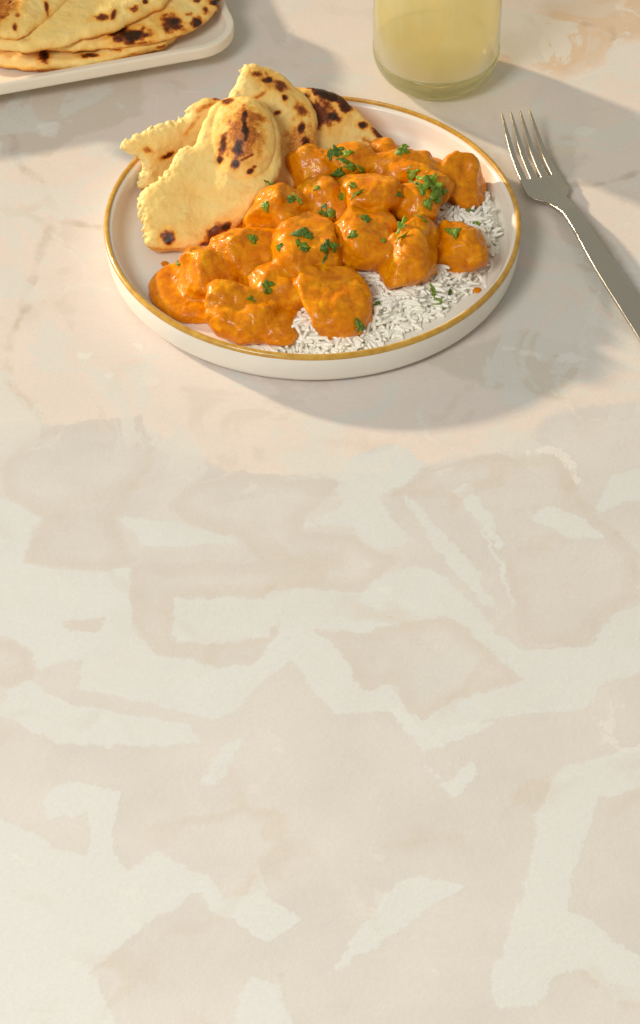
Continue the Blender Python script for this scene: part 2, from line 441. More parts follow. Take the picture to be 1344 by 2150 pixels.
# ------------------------------------------------------------------ table top
def build_table():
    xs = np.arange(-480, 481, 3.0); ys = np.arange(-800, 701, 3.0)
    X, Y = np.meshgrid(xs, ys, indexing='ij')
    P = np.stack([X, Y, 0 * X], -1)
    def layer(polys):
        d = np.full(X.shape, 1e3)
        for p in polys:
            w = at(np.array([q[0] for q in p], float), np.array([q[1] for q in p], float), 0.0)[:, :2]
            d = np.minimum(d, poly_sd(X, Y, w))
        return np.clip(d, -60, 60).ravel()
    cream = [
        [(-60,1030),(30,1055),(90,1090),(70,1110),(50,1175),(-60,1210)],
        [(-60,1190),(60,1183),(200,1200),(275,1192),(420,1230),(605,1235),(720,1222),(880,1190),(940,1210),(1000,1270),(1040,1330),(1090,1362),(1240,1355),(1290,1290),(1400,1250),(1400,1390),(1270,1440),(1230,1490),(1100,1500),(900,1545),(860,1545),(830,1490),(700,1500),(640,1420),(610,1385),(550,1440),(490,1500),(440,1510),(330,1480),(155,1450),(185,1375),(80,1408),(60,1370),(30,1340),(-60,1330)],
        [(630,1105),(700,1070),(715,1050),(700,1020),(740,960),(830,930),(900,980),(850,1020),(800,1040),(830,1090),(875,1140),(800,1155),(760,1145),(740,1110)],
        [(240,1085),(330,1095),(400,1110),(480,1105),(505,1145),(440,1140),(300,1150)],
        [(1100,1080),(1150,1050),(1220,1080),(1290,1130),(1340,1150),(1280,1188),(1240,1175),(1120,1135)],
        [(1250,1060),(1290,1000),(1400,960),(1400,1035),(1260,1075)],
        [(578,1225),(600,1170),(625,1145),(650,1165),(640,1190),(600,1230)],
        [(960,1030),(1000,1015),(1060,1120),(1115,1270),(1080,1295),(1045,1180)],
        [(840,1030),(880,1060),(1000,1200),(1050,1290),(1010,1270),(900,1130)],
        [(0,1500),(120,1560),(300,1570),(420,1560),(400,1520),(160,1480),(40,1420)],
    ]
    beige = [
        [(275,1185),(600,1180),(590,1240),(540,1255),(370,1260),(362,1350),(440,1350),(560,1335),(607,1255),(580,1345),(545,1390),(460,1402),(330,1370),(290,1330),(270,1250)],
        [(660,1322),(750,1330),(950,1288),(990,1330),(1050,1390),(1098,1425),(980,1460),(930,1480),(890,1510),(860,1490),(830,1435),(755,1447),(730,1380)],
        [(112,1300),(218,1300),(215,1328),(150,1320)],
        [(350,1060),(400,1010),(500,990),(600,1000),(720,1010),(640,1085),(630,1115),(740,1120),(800,1160),(860,1160),(760,1240),(600,1235),(500,1130),(420,1110)],
        [(0,980),(70,900),(300,870),(325,960),(260,1070),(240,1090),(290,1180),(200,1200),(90,1190),(50,1180),(90,1090),(10,1040)],
        [(900,980),(1040,950),(1170,948),(1225,1030),(1260,1090),(1340,1160),(1344,1260),(1260,1300),(1235,1360),(1090,1355),(1060,1180),(960,1040),(820,1040)],
        [(-40,1340),(30,1345),(65,1375),(75,1420),(20,1440),(-40,1420)],
    ]
    creamtwo = [
        [(-60,1690),(60,1750),(110,1788),(180,1788),(190,1708),(110,1715),(95,1680),(150,1638),(200,1650),(250,1665),(235,1740),(262,1838),(330,1778),(410,1830),(420,1875),(330,1930),(188,2040),(290,2200),(-60,2200)],
        [(410,1830),(440,1840),(470,1885),(520,1880),(545,1825),(562,1880),(632,1932),(560,1975),(500,1930),(440,1915),(415,1870)],
        [(692,2048),(740,1970),(830,1858),(880,1843),(985,1860),(900,1905),(790,1982)],
        [(1400,1550),(1200,1608),(1150,1650),(1130,1720),(1110,1830),(1080,1900),(1060,1990),(1028,2060),(1050,2122),(1120,2112),(1170,2050),(1220,2030),(1290,2100),(1400,2115),(1400,2040),(1260,1960),(1190,1910),(1230,1780),(1250,1670),(1400,1635)],
        [(835,1490),(890,1582),(1000,1540),(1080,1505),(1240,1480),(1100,1495),(900,1540)],
        [(430,1642),(450,1588),(535,1528),(500,1572),(460,1642)],
        [(885,1600),(940,1640),(1002,1585),(1000,1630),(955,1684)],
        [(483,2190),(500,2090),(530,2048),(585,2070),(625,2190)],
        [(960,1032),(985,1018),(1030,1080),(1050,1150),(1020,1120)],
        [(1110,1085),(1150,1058),(1225,1085),(1270,1130),(1200,1130)],
    ]
    tan = [[(1120,60),(1150,10),(1250,-10),(1400,-30),(1400,70),(1300,85),(1250,135),(1180,160),(1110,130),(1050,125),(1045,70)]]  # glow beside the tumbler, put into the stone colour
    grey = [[(1140,330),(1190,280),(1215,300),(1200,360),(1170,400)],  # painted shade: tines, tray, fork handle, plate
            [(-60,180),(300,150),(300,240),(140,300),(100,330),(-60,320)],
            [(1150,440),(1240,470),(1330,560),(1380,760),(1240,620)],
            [(880,760),(1100,690),(1250,740),(1180,850),(1050,820)]]
    pinkp = [[(-200,-100),(1500,-100),(1500,820),(1180,860),(1050,950),(800,990),(500,1000),(300,900),(-200,880)]]
    chip = [[(1205,268),(1225,262),(1252,270),(1255,280),(1235,287),(1212,280)], [(1326,235),(1345,238),(1370,255),(1344,256)],
            [(75,255),(120,258),(125,290),(85,285)], [(-10,290),(8,300),(2,330),(-10,335)],
            [(1060,728),(1110,733),(1140,748),(1100,745)], [(1150,752),(1200,740),(1240,755),(1200,765)],
            [(165,735),(195,742),(185,758),(165,752)],[(220,780),(245,775),(240,795),(222,796)],[(280,725),(300,722),(298,738)],
            [(1165,944),(1176,944),(1210,985),(1228,1038),(1220,1036),(1195,985)], [(1100,948),(1165,940),(1168,948),(1105,956)]]
    veins = [[(0,215),(20,225),(50,255)], [(8,270),(35,290),(30,320),(50,355),(90,380),(118,440),(100,490),(75,560),(55,640),(22,720),(15,800),(45,830),(90,880)],
             [(118,460),(160,470),(210,478)], [(1160,385),(1250,390),(1344,362)], [(1110,35),(1140,60),(1130,110),(1145,130)], [(1230,50),(1285,60),(1290,85)]]
    dv = np.full(X.shape, 1e3)
    for p in veins:
        w = at(np.array([q[0] for q in p], float), np.array([q[1] for q in p], float), 0.0)[:, :2]
        dv = np.minimum(dv, line_d(X, Y, [tuple(q) for q in w]))
    n0, n1 = X.shape
    I = np.arange(n0 * n1).reshape(n0, n1)
    Q = np.stack([I[:-1, :-1], I[1:, :-1], I[1:, 1:], I[:-1, 1:]], -1).reshape(-1, 4)
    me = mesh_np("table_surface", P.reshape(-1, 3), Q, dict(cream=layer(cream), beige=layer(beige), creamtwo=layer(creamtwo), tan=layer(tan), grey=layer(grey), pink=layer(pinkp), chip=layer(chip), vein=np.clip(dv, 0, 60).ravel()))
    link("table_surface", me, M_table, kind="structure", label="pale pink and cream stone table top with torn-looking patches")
build_table()

# ------------------------------------------------------------------ lathe
def lathe_mesh(name, prof, n=192, closed=False, wob=0.0):
    prof = np.asarray(prof, float); a = np.linspace(0, 2 * np.pi, n, endpoint=False)
    V = np.stack([prof[:, 0:1] * np.cos(a), prof[:, 0:1] * np.sin(a), np.repeat(prof[:, 1:2], n, 1)], -1)
    if wob:
        V[..., 2] += wob * np.sin(3 * a + 1)[None] * (V[..., 2] > 2)
    m = len(prof); I = np.arange(m * n).reshape(m, n)
    r = m if closed else m - 1
    q = []
    for i in range(r):
        j = (i + 1) % m
        q.append(np.stack([I[i], np.roll(I[i], -1), np.roll(I[j], -1), I[j]], -1))
    return mesh_np(name, V.reshape(-1, 3), np.concatenate(q))

def arc(cx, cz, r, a0, a1, n=8, rz=None):
    t = np.radians(np.linspace(a0, a1, n)); rz = rz or r
    return [(cx + r * math.cos(x), cz + rz * math.sin(x)) for x in t]

FLOOR = 5.0
def build_plate():
    t = link("dinner_plate", None, label="white round plate with amber glazed rim under the curry and rice", cat="plate")
    t.empty_display_size = 0.02
    # outer wall up to the rim band (profile runs from the axis underneath, outward and up)
    body = [(0.5, 1.6), (60, 1.6), (104, 1.4)] + arc(106, 1.2, 1.2, 200, 340, 4) + [(108.5, 1.1)] + \
           arc(121.3, 7.0, 7.2, -88, -8, 10, 6.4) + [(129.2, 12.0), (129.7, 20.5)]
    inner = [(125.2, 21.9), (124.0, 19.5), (122.4, 16.0)] + arc(110.5, 15.5, 11.5, -8, -88, 12, 10.4) + [(90, FLOOR), (50, FLOOR), (0.5, FLOOR)]
    prof = body + [(129.5, 21.2)] + [(129.2, 21.6), (127, 21.5)] + inner
    me = lathe_mesh("plate_body", prof[:], 256)
    # proud amber band on top of the lip
    link("plate_body", me, M_plate, t)
    rim = [(129.72, 20.9)] + arc(127.6, 21.8, 2.3, -8, 188, 12, 2.0) + [(125.0, 20.9)]
    # band covers the outer two thirds of the lip
    rim = [(x if x > 127.0 else 127.0 + (x - 127.0) * 0.3, z) for x, z in rim]
    me = lathe_mesh("rim_band", rim, 256)
    link("rim_band", me, M_rim, t)
build_plate()

# ------------------------------------------------------------------ tray with rounded corners
def build_tray():
    # right-hand corner of a rounded rectangular tray, defined on the ground by its front lip line
    a = at(0, 178, 22.0)[:2]; b = at(402, 106, 22.0)[:2]
    dx = (b - a) / np.linalg.norm(b - a); dy = np.array([-dx[1], dx[0]])
    e = at(494, 56, 22.0)[:2]
    Rr = 30.0
    L, Wd = 330.0, 190.0
    # corner: place the right side so that the rightmost outline passes e
    xr = (e - a) @ dx + 1.5
    def outline(inset, n=12):
        pts = []
        r = max(Rr - inset, 4)
        for cx, cy, a0 in ((xr - Rr, Rr, -90), (xr - Rr, Wd - Rr, 0), (xr - L + Rr, Wd - Rr, 90), (xr - L + Rr, Rr, 180)):
            for k in range(n):
                t = math.radians(a0 + 90 * k / (n - 1))
                pts.append((cx + r * math.cos(t), cy + r * math.sin(t)))
        return np.array(pts)
    c0 = a + dx * (xr - L / 2) + dy * (Wd / 2)
    prof = [(30, 0.0), (27, 0.3), (12, 9.0), (3, 12.6), (0.8, 13.3), (0.25, 13.9), (0.1, 15), (0.1, 20.6), (0.25, 21.5), (0.9, 22.0), (1.2, 22.05), (4.6, 22.05), (5.2, 21.8), (5.7, 21.0), (6.6, 18.5), (9.0, 16.4), (14, 15.6), (30, 15.4)]
    rings = []
    for ins, z in prof:
        o = outline(ins)
        w = a[None] + o[:, 0:1] * dx + o[:, 1:2] * dy - c0
        rings.append(np.concatenate([w, np.full((len(w), 1), z)], 1))
    n = len(rings[0]); m = len(rings)
    V = np.concatenate(rings); I = np.arange(n * m).reshape(m, n)
    q = [np.stack([I[i], np.roll(I[i], -1), np.roll(I[i + 1], -1), I[i + 1]], -1) for i in range(m - 1)]
    V = np.concatenate([V, [[0, 0, 0.0], [0, 0, 15.4]]])
    Q = [tuple(int(k) for k in r) for r in np.concatenate(q)]
    for k in range(n):
        k2 = (k + 1) % n
        Q.append((len(V) - 2, int(I[0, k2]), int(I[0, k]))); Q.append((len(V) - 1, int(I[-1, k]), int(I[-1, k2])))
    me = bpy.data.meshes.new("serving_tray"); me.from_pydata([tuple(p) for p in V * MM], [], Q)
    me.polygons.foreach_set("use_smooth", [True] * len(me.polygons)); me.update()
    o = link("serving_tray", me, M_tray, label="white ceramic rectangular tray with rounded corner under the stack of flatbreads", cat="tray")
    o.location = (c0[0] * MM, c0[1] * MM, 0)
build_tray()

# ------------------------------------------------------------------ bread
ALL_FOOD = []   # (verts, quads) for placing leaves
def bread(name, label, outline, plane, T=9.0, bumps=(), spots=(), torn=(), group=None, seed=0, h=0.8, droop=0.0, smooth=1, wav=1.5, r=None, dv=0):
    outline = [(a, b - dv) for a, b in outline]
    p0, p1, p2 = [at(a[0], a[1], a[2]) for a in plane]
    U = p1 - p0; U /= np.linalg.norm(U)
    W = np.cross(U, p2 - p0); W /= np.linalg.norm(W)
    if W[2] < 0: W = -W
    Vv = np.cross(W, U)
    def to_local(pu, pv):
        pu = np.asarray(pu, float); pv = np.asarray(pv, float)
        d = FWD + ((pu - 672) / FPX)[..., None] * np.array([1.0, 0, 0]) + ((1075 - pv) / FPX)[..., None] * UP
        t = ((p0 - CAM) @ W) / (d @ W)
        q = CAM + d * t[..., None] - p0
        return q @ U, q @ Vv
    ol = smooth_poly(outline, smooth) if smooth else np.array(outline, float)
    lu, lv = to_local(ol[:, 0], ol[:, 1])
    poly = np.stack([lu, lv], 1)
    m = 5
    amp = sum([abs(b[4]) for b in bumps]) + 2 * wav + droop
    xs = np.arange(lu.min() - m, lu.max() + m, h); ys = np.arange(lv.min() - m, lv.max() + m, h)
    zs = np.arange(-T / 2 - amp - 2, T / 2 + amp + 2, h)
    X2, Y2 = np.meshgrid(xs, ys, indexing='ij')
    # ragged outline
    sd = poly_sd(X2, Y2, poly)
    tw = np.zeros(X2.shape)
    for seg in torn:
        a, b = to_local([s[0] for s in seg], [s[1] for s in seg])
        tw = np.maximum(tw, np.clip(1.6 - line_d(X2, Y2, list(zip(a, b))) / 5.0, 0, 1))
    sd = sd + (fbm(X2 / 9, Y2 / 9, 0 * X2 + seed, 2, seed) * 0.8) + tw * fbm(X2 / 2.1, Y2 / 2.1, 0 * X2 + seed, 3, seed + 5) * (1.05 + 0.9 * vnoise(X2 / 11, Y2 / 11, 0 * X2, seed + 6))
    d = fbm(X2 / 28, Y2 / 28, 0 * X2 + seed, 2, seed + 9) * wav
    for bu, bv, rx, ry, am, *rest in bumps:
        kind = rest[0] if rest else 'g'
        ang = math.radians(rest[1]) if len(rest) > 1 else 0
        cu, cv = to_local([bu, bu + 10, bu], [bv, bv, bv - 10])
        sx = np.hypot(cu[1] - cu[0], cv[1] - cv[0]) / 10; sy = np.hypot(cu[2] - cu[0], cv[2] - cv[0]) / 10
        ax = X2 - cu[0]; ay = Y2 - cv[0]
        qx = ax * math.cos(ang) + ay * math.sin(ang); qy = -ax * math.sin(ang) + ay * math.cos(ang)
        q = (qx / (rx * sx)) ** 2 + (qy / (ry * sy)) ** 2
        if kind == 'g': d = d + am * np.exp(-q)
        else: d = d + am * np.sqrt(np.clip(1 - q, 0, 1))
    d = d - droop * np.clip(1 + sd / 22, 0, 1) ** 2
    X, Y, Z = X2[..., None], Y2[..., None], zs[None, None, :]
    rr = r or T * 0.46
    Zl = Z - d[..., None]
    tt = T / 2 * (1 - 0.25 * tw[..., None] * np.clip(1 + sd / 8, 0, 1)[..., None])
    qa = sd[..., None] + rr; qb = np.abs(Zl) - tt + rr
    F = np.sqrt(np.maximum(qa, 0) ** 2 + np.maximum(qb, 0) ** 2) + np.minimum(np.maximum(qa, qb), 0) - rr
    X3 = np.broadcast_to(X, F.shape); Y3 = np.broadcast_to(Y, F.shape); Z3 = np.broadcast_to(Z, F.shape)
    near = np.abs(F) < 3
    nz = np.zeros(F.shape)
    xx, yy, zz = X3[near], Y3[near], Z3[near]
    twn = np.broadcast_to(tw[..., None], F.shape)[near]
    nz[near] = fbm(xx / 9, yy / 9, zz / 9, 3, seed + 20) * 0.75 + fbm(xx / 2.0, yy / 2.0, zz / 2.0, 2, seed + 30) * (0.08 + 0.32 * twn)
    F = F + nz
    V, Q = snets(F, np.array([xs[0], ys[0], zs[0]]), h)
    world_p = p0 + V[:, 0:1] * U + V[:, 1:2] * Vv + V[:, 2:3] * W
    # attributes
    i = np.clip(((V[:, 0] - xs[0]) / h).astype(int), 0, len(xs) - 1); j = np.clip(((V[:, 1] - ys[0]) / h).astype(int), 0, len(ys) - 1)
    dd = d[i, j]; sdv = sd[i, j]; twv = tw[i, j]
    pu, pv = proj(world_p)
    nx = fbm(V[:, 0] / 3.5, V[:, 1] / 3.5, V[:, 2] / 3.5, 3, seed + 40)
    ch = np.zeros(len(V))
    for (a, b, rx, ry, ang, s) in spots:
        t = math.radians(ang)
        x = pu - a; y = pv - b
        qx = x * math.cos(t) + y * math.sin(t); qy = -x * math.sin(t) + y * math.cos(t)
        q = np.sqrt((qx / rx) ** 2 + (qy / ry) ** 2) + nx * 0.35
        ch = np.maximum(ch, s * np.clip((1.25 - q) / 0.8, 0, 1))
        ch = np.maximum(ch, 0.26 * min(s, 1) * np.clip((1.9 - q - 3.0 / min(rx, ry) * 0) / 1.0, 0, 1))
    up = np.clip((V[:, 2] - dd + 1.5) / 2, 0, 1)
    ch = ch * up
    under = (1 - up) * (0.30 + 0.2 * nx) * (1 - twv)        # baked underside
    ch = np.maximum(ch, np.clip(under, 0, 1))
    tor = twv * np.clip(1 - np.abs(sdv + 1) / 3.0, 0, 1)
    c = recenter(world_p)
    me = mesh_np(name, world_p - c, Q, dict(char=ch, torn=tor))
    o = link(name, me, M_bread, label=label, cat="flatbread", group=group)
    o.location = Vector(c * MM)
    ALL_FOOD.append((world_p, Q))
    return o

g_t = "flatbreads stacked on the tray"
bread("flatbread", "bottom flatbread of the tray stack, dark spot on its front edge",
      [(-160,60),(-80,112),(0,138),(50,146),(110,147),(200,135),(290,117),(360,96),(385,60),(300,-60),(0,-150),(-150,-60)],
      [(0,140,21),(200,130,21),(100,0,21)], T=9, group=g_t, seed=3, wav=0.8, dv=2, spots=[(92,118,11,14,0,1.0),(190,116,26,5,0,0.85),(90,146,70,4,0,0.5),(270,118,30,4,-15,0.6),(340,98,14,4,-15,0.6),(250,104,12,6,0,0.5)], h=1.0)
bread("flatbread", "second flatbread from the bottom of the tray stack with blackened blisters at its right end",
      [(60,105),(100,110),(180,111),(250,107),(330,96),(395,74),(438,43),(462,15),(470,-15),(420,-100),(200,-160),(0,-100),(-40,60)],
      [(100,108,31),(400,70,28),(200,0,34)], T=7.5, group=g_t, seed=13, wav=0.9, dv=9,
      spots=[(275,75,40,16,-8,1.0),(250,66,24,8,-15,0.9),(360,50,26,18,20,0.85),(365,46,12,9,0,1.0),(415,48,13,11,0,1.05),(432,22,9,8,30,0.8),(456,4,16,10,0,1.05),(300,92,34,8,-5,0.6),(395,30,10,5,0,0.5),(413,0,8,5,0,.8)], h=1.0, droop=1)
bread("flatbread", "wide pale flatbread, second from the top of the tray stack, with short brown blisters",
      [(-120,60),(-40,96),(30,110),(100,107),(180,86),(250,68),(305,38),(345,15),(372,-12),(350,-80),(200,-150),(-100,-100)],
      [(30,110,41),(300,40,39),(100,0,46)], T=8.5, group=g_t, seed=23, wav=0.9, dv=9,
      spots=[(213,36,20,7,-10,0.75),(238,31,6,11,10,0.8),(281,18,12,7,-5,0.6),(305,3,6,5,0,0.9)], h=1.0, droop=1.5)
bread("flatbread", "topmost flatbread of the tray stack with a toasted speckled top",
      [(-140,30),(-60,62),(0,76),(45,80),(80,58),(110,35),(140,12),(160,-20),(140,-80),(-50,-130)],
      [(0,76,51),(150,0,49),(0,0,57)], T=8, group=g_t, seed=33, wav=0.9, dv=5,
      spots=[(0,15,45,32,-25,0.42),(20,5,8,4,-40,0.8),(98,16,5,17,-5,0.75),(32,56,5,9,0,0.65),(5,35,10,6,0,0.55),(35,32,8,5,0,.5)], h=1.0, droop=1.5)

g_p = "torn flatbread pieces on the plate"
bread("torn_flatbread", "torn flatbread piece lying against the back rim with a wide black charred blister",
      [(600,182),(640,184),(690,192),(720,212),(755,240),(790,272),(822,305),(810,350),(740,372),(640,380),(600,330)],
      [(640,330,20),(800,320,16),(660,190,44)], T=10, group=g_p, seed=51,
      bumps=[(680,215,60,30,4),(740,330,60,40,-2)],
      spots=[(690,200,52,12,20,1.25),(675,238,38,34,0,0.72),(650,232,14,42,-10,0.95),(700,245,16,13,0,1.0),(722,222,18,16,30,0.9),(762,262,12,8,20,0.95),(798,285,22,7,42,0.8),(775,298,18,6,30,.4)])
bread("torn_flatbread", "tall upright torn flatbread piece with the highest pointed corner and a row of burnt spots",
      [(508,137),(530,137),(560,148),(590,160),(612,182),(640,210),(655,245),(663,290),(660,330),(655,370),(600,400),(540,380),(470,300),(462,250),(478,205),(498,170)],
      [(560,390,22),(660,350,20),(520,140,64)], T=11, group=g_p, seed=61, wav=1.5,
      bumps=[(620,260,45,80,5),(560,215,30,30,3)], torn=[[(508,137),(498,170),(478,205),(462,250)]],
      spots=[(540,155,22,8,8,0.7),(562,167,11,8,-10,1.0),(588,180,22,12,25,0.72),(598,206,7,9,0,0.95),(583,236,8,5,-15,0.85),(634,230,17,15,30,0.6),(633,268,9,12,10,0.95),(643,302,13,17,10,0.92),(622,300,30,55,0,0.33),(648,310,22,60,0,0.36),(570,175,45,16,30,0.3),(545,200,20,5,-35,0.4)])
bread("torn_flatbread", "small torn flatbread piece overhanging the left rim with one thin brown streak",
      [(247,313),(262,292),(300,272),(335,258),(370,250),(385,238),(405,220),(430,207),(460,204),(470,230),(450,300),(420,360),(350,402),(284,399),(290,375),(300,352),(292,338),(275,325),(262,322)],
      [(285,398,14),(440,330,18),(400,222,46)], T=11, group=g_p, seed=71, wav=1.5,
      bumps=[(420,260,40,40,5),(330,300,60,30,3)], torn=[[(247,313),(262,292),(300,272),(335,258),(370,250),(385,238)],[(247,313),(275,325),(292,338),(300,352),(290,375)]],
      spots=[(353,327,17,5,-25,0.8),(310,315,11,7,0,0.45),(452,207,10,6,0,.6),(430,225,30,6,-25,0.35),(405,262,28,5,-50,0.3),(310,398,28,5,0,.45)])
bread("torn_flatbread", "large folded torn flatbread piece in front with a puffed brown-blistered lobe",
      [(288,420),(300,402),(335,380),(355,352),(372,318),(388,304),(410,306),(416,280),(432,245),(452,222),(478,209),(510,208),(545,216),(570,238),(586,275),(592,320),(590,365),(572,395),(545,425),(515,465),(478,492),(440,515),(405,527),(350,527),(306,526),(298,490),(290,455)],
      [(305,524,11),(470,510,12),(500,208,62)], T=10.5, group=g_p, seed=81, wav=1.3, h=0.7,
      bumps=[(512,298,66,88,5,'s',0),(512,285,40,60,3),(515,300,80,105,5),(360,440,40,60,2),(540,420,60,40,2.5),(425,400,30,60,-2)],
      torn=[[(288,420),(300,402),(335,380),(355,352),(372,318),(388,304)],[(288,420),(290,455),(298,490)]],
      spots=[(512,278,46,62,5,0.46),(514,262,9,36,-3,1.0),(500,315,13,22,20,0.95),(495,345,10,12,20,1.0),(468,302,9,26,15,0.85),(462,335,9,10,0,0.95),(478,213,16,8,-15,0.65),(540,245,22,12,20,.45),(525,360,9,6,-30,0.9),(535,350,6,4,0,.6),(545,300,14,36,10,.32),(520,330,22,4,-25,.6),
             (355,502,17,16,0,0.85),(355,502,8,8,0,1.15),(448,492,32,15,-50,0.72),(430,515,12,10,0,.7),(475,476,14,8,-35,1.0),(455,480,16,10,-30,.6),(330,523,60,4,0,.3)])

# ------------------------------------------------------------------ curry: chicken pieces bathed in one sauce
# centre (px), level (mm), radii (mm) x / y / z, turn, label
CH = [
 ((437,585), 16, (16,17,14), 35, "saucy chicken piece in the sauce pool at the left end of the heap"),
 ((522,532), 22, (18,18,16), -25, "dark glossy chicken piece right of the flatbread's burnt bottom corner"),
 ((590,446), 30, (17,19,17), 15, "chicken piece touching the right side of the folded flatbread, with herb flecks at its crown"),
 ((650,535), 27, (18,22,17), 5, "large smooth middle chicken piece with a stacked leaf cluster on top"),
 ((512,657), 17, (19,16,13), -10, "knobbly chicken piece nearest the front rim at the lower left of the heap"),
 ((588,682), 13, (9,17,8), 0, "narrow drip-shaped chicken piece hanging down to the front rim"),
 ((696,640), 18, (20,19,17), 0, "large rounded chicken piece at the front resting on the rice"),
 ((762,508), 27, (17,19,17), 20, "rounded chicken piece with pale highlights between the wedge and the big front piece"),
 ((854,545), 23, (13,27,18), -14, "bright wedge-shaped chicken piece with a long green leaf strip, standing on the rice"),
 ((957,522), 18, (14,20,14), 25, "chicken piece at the right of the heap with one small leaf, over the rice"),
 ((966,385), 22, (14,17,16), -30, "dark orange chicken piece at the far right back of the heap"),
 ((862,366), 29, (20,14,13), 8, "broad chicken piece at the back of the heap, left of the far right one"),
 ((730,350), 30, (17,12,13), -12, "pale-topped chicken piece at the back with leaf bits on both sides"),
 ((645,356), 28, (11,14,13), 25, "small smooth chicken piece at the back beside the burnt-spotted upright flatbread"),
 ((780,415), 36, (16,15,14), -15, "chicken piece on the crown of the heap, in the centre back"),
 ((686,435), 29, (14,18,14), 40, "sunken chicken piece under a dark leaf, between the crown piece and the flatbread"),
 ((860,430), 30, (15,15,14), 10, "chicken piece under the biggest leaf bunch, right of the crown piece"),
 ((825,326), 22, (13,9,8), 0, "low saucy chicken bit at the very back with a leaf on it"),
 ((588,600), 21, (16,15,12), 0, "sauce-covered chicken piece with a dark leaf, above the drip-shaped piece"),
 ((620,575), 22, (13,14,13), 50, "smooth sauce-coated chicken piece just below the large smooth middle piece"),
 ((905,395), 31, (11,12,11), 0, "small chicken piece at the back between the broad piece and the far right one"),
 ((745,455), 28, (15,14,12), 0, "small chicken piece sunk in the sauce below the crown piece"),
]
def build_curry():
    h = 0.75
    lo = np.array([-116.0, -108, 4.4]); hi = np.array([116.0, 75, 58])
    n = np.ceil((hi - lo) / h).astype(int) + 1
    xs = lo[0] + h * np.arange(n[0]); ys = lo[1] + h * np.arange(n[1]); zs = lo[2] + h * np.arange(n[2])
    X2, Y2 = np.meshgrid(xs, ys, indexing='ij')
    BIG = 30.0
    D1 = np.full(tuple(n), BIG, np.float32); D2 = D1.copy(); own = np.full(tuple(n), -1, np.int16); Fs = D1.copy()
    each = []
    def add(k, d, sl, kk):
        a = D1[sl]; b = D2[sl]; o = own[sl]
        first = d < a
        D2[sl] = np.where(first, a, np.minimum(b, d)); D1[sl] = np.where(first, d, a); own[sl] = np.where(first, k, o)
        f = Fs[sl]
        hh = np.clip(0.5 + 0.5 * (f - d) / kk, 0, 1)
        Fs[sl] = np.where(f > BIG - 1, d, f * (1 - hh) + d * hh - kk * hh * (1 - hh))
        each.append((k, d, sl))
    R = np.random.RandomState(21)
    for k, ((u, v), z, rad, turn, lab) in enumerate(CH):
        c = at(u, v, z)
        rad = tuple(x * 1.34 for x in rad)
        mr_ = max(rad) * 1.35 + 5
        sl = tuple(slice(max(0, int((c[a] - mr_ - lo[a]) / h)), min(n[a], int((c[a] + mr_ - lo[a]) / h) + 1)) for a in range(3))
        X, Y, Z = np.meshgrid(xs[sl[0]] - c[0], ys[sl[1]] - c[1], zs[sl[2]] - c[2], indexing='ij')
        wx = fbm(X / 14 + k, Y / 14, Z / 14, 2, 100 + k) * 1.9; wy = fbm(X / 14 + k, Y / 14, Z / 14, 2, 200 + k) * 1.9; wz = fbm(X / 12, Y / 12 + k, Z / 12, 2, 300 + k) * 1.9
        X = X + wx; Y = Y + wy; Z = Z + wz
        t = math.radians(turn); tilt = R.uniform(-0.3, 0.3)
        x1 = X * math.cos(t) + Y * math.sin(t); y1 = -X * math.sin(t) + Y * math.cos(t)
        x2 = x1 * math.cos(tilt) + Z * math.sin(tilt); z2 = -x1 * math.sin(tilt) + Z * math.cos(tilt)
        qx, qy, qz = x2 / rad[0], y1 / rad[1], z2 / rad[2]
        N = R.normal(size=(10, 3)); N /= np.linalg.norm(N, axis=1)[:, None]
        acc = 0
        for j in range(10):
            o = R.uniform(0.60, 0.97)
            acc = acc + np.maximum((qx * N[j, 0] + qy * N[j, 1] + qz * N[j, 2]) / o, 0) ** 14
        rr = np.sqrt(qx ** 2 + qy ** 2 + qz ** 2)
        g = np.maximum((acc + (rr / 1.02) ** 14) ** (1 / 14.0), 0.02)
        d = (g - 1) * (sum(rad) / 3) * 0.9
        for _ in range(1):      # smaller lobes torn along the grain of the meat
            oo = R.normal(size=3); oo /= np.linalg.norm(oo); oo[2] = abs(oo[2]) * 0.8
            oo *= 0.62; lr = R.uniform(0.34, 0.5)
            d2 = (np.sqrt((qx - oo[0]) ** 2 + (qy - oo[1]) ** 2 + (qz - oo[2]) ** 2) - lr) * (sum(rad) / 3)
            hh = np.clip(0.5 + 0.5 * (d - d2) / 3.2, 0, 1)
            d = d * (1 - hh) + d2 * hh - 3.2 * hh * (1 - hh)
        add(k, d.astype(np.float32), sl, 3.0)
    # sauce filling the heap and pooling at the left
    K = len(CH)
    pools = [([(470,470),(560,400),(620,345),(700,330),(860,325),(960,350),(985,420),(930,470),(900,540),(820,560),(760,590),(720,660),(640,680),(560,700),(480,680),(430,640),(440,560)], 17.0),
             ([(312,600),(325,570),(360,556),(410,552),(470,540),(500,600),(450,660),(405,672),(360,655),(322,635)], 13.0)]
    d_s = np.full(tuple(n), BIG, np.float32)
    for (u_, v_, r_) in [(437, 663, 2.0), (452, 676, 1.2), (632, 712, 1.6), (1002, 600, 1.3), (345, 545, 0.9)]:
        pools.append(([(u_ + 3.4 * r_ * math.cos(q), v_ + 2.4 * r_ * math.sin(q)) for q in np.linspace(0, 6.28, 9)[:-1]], FLOOR + 1.6))
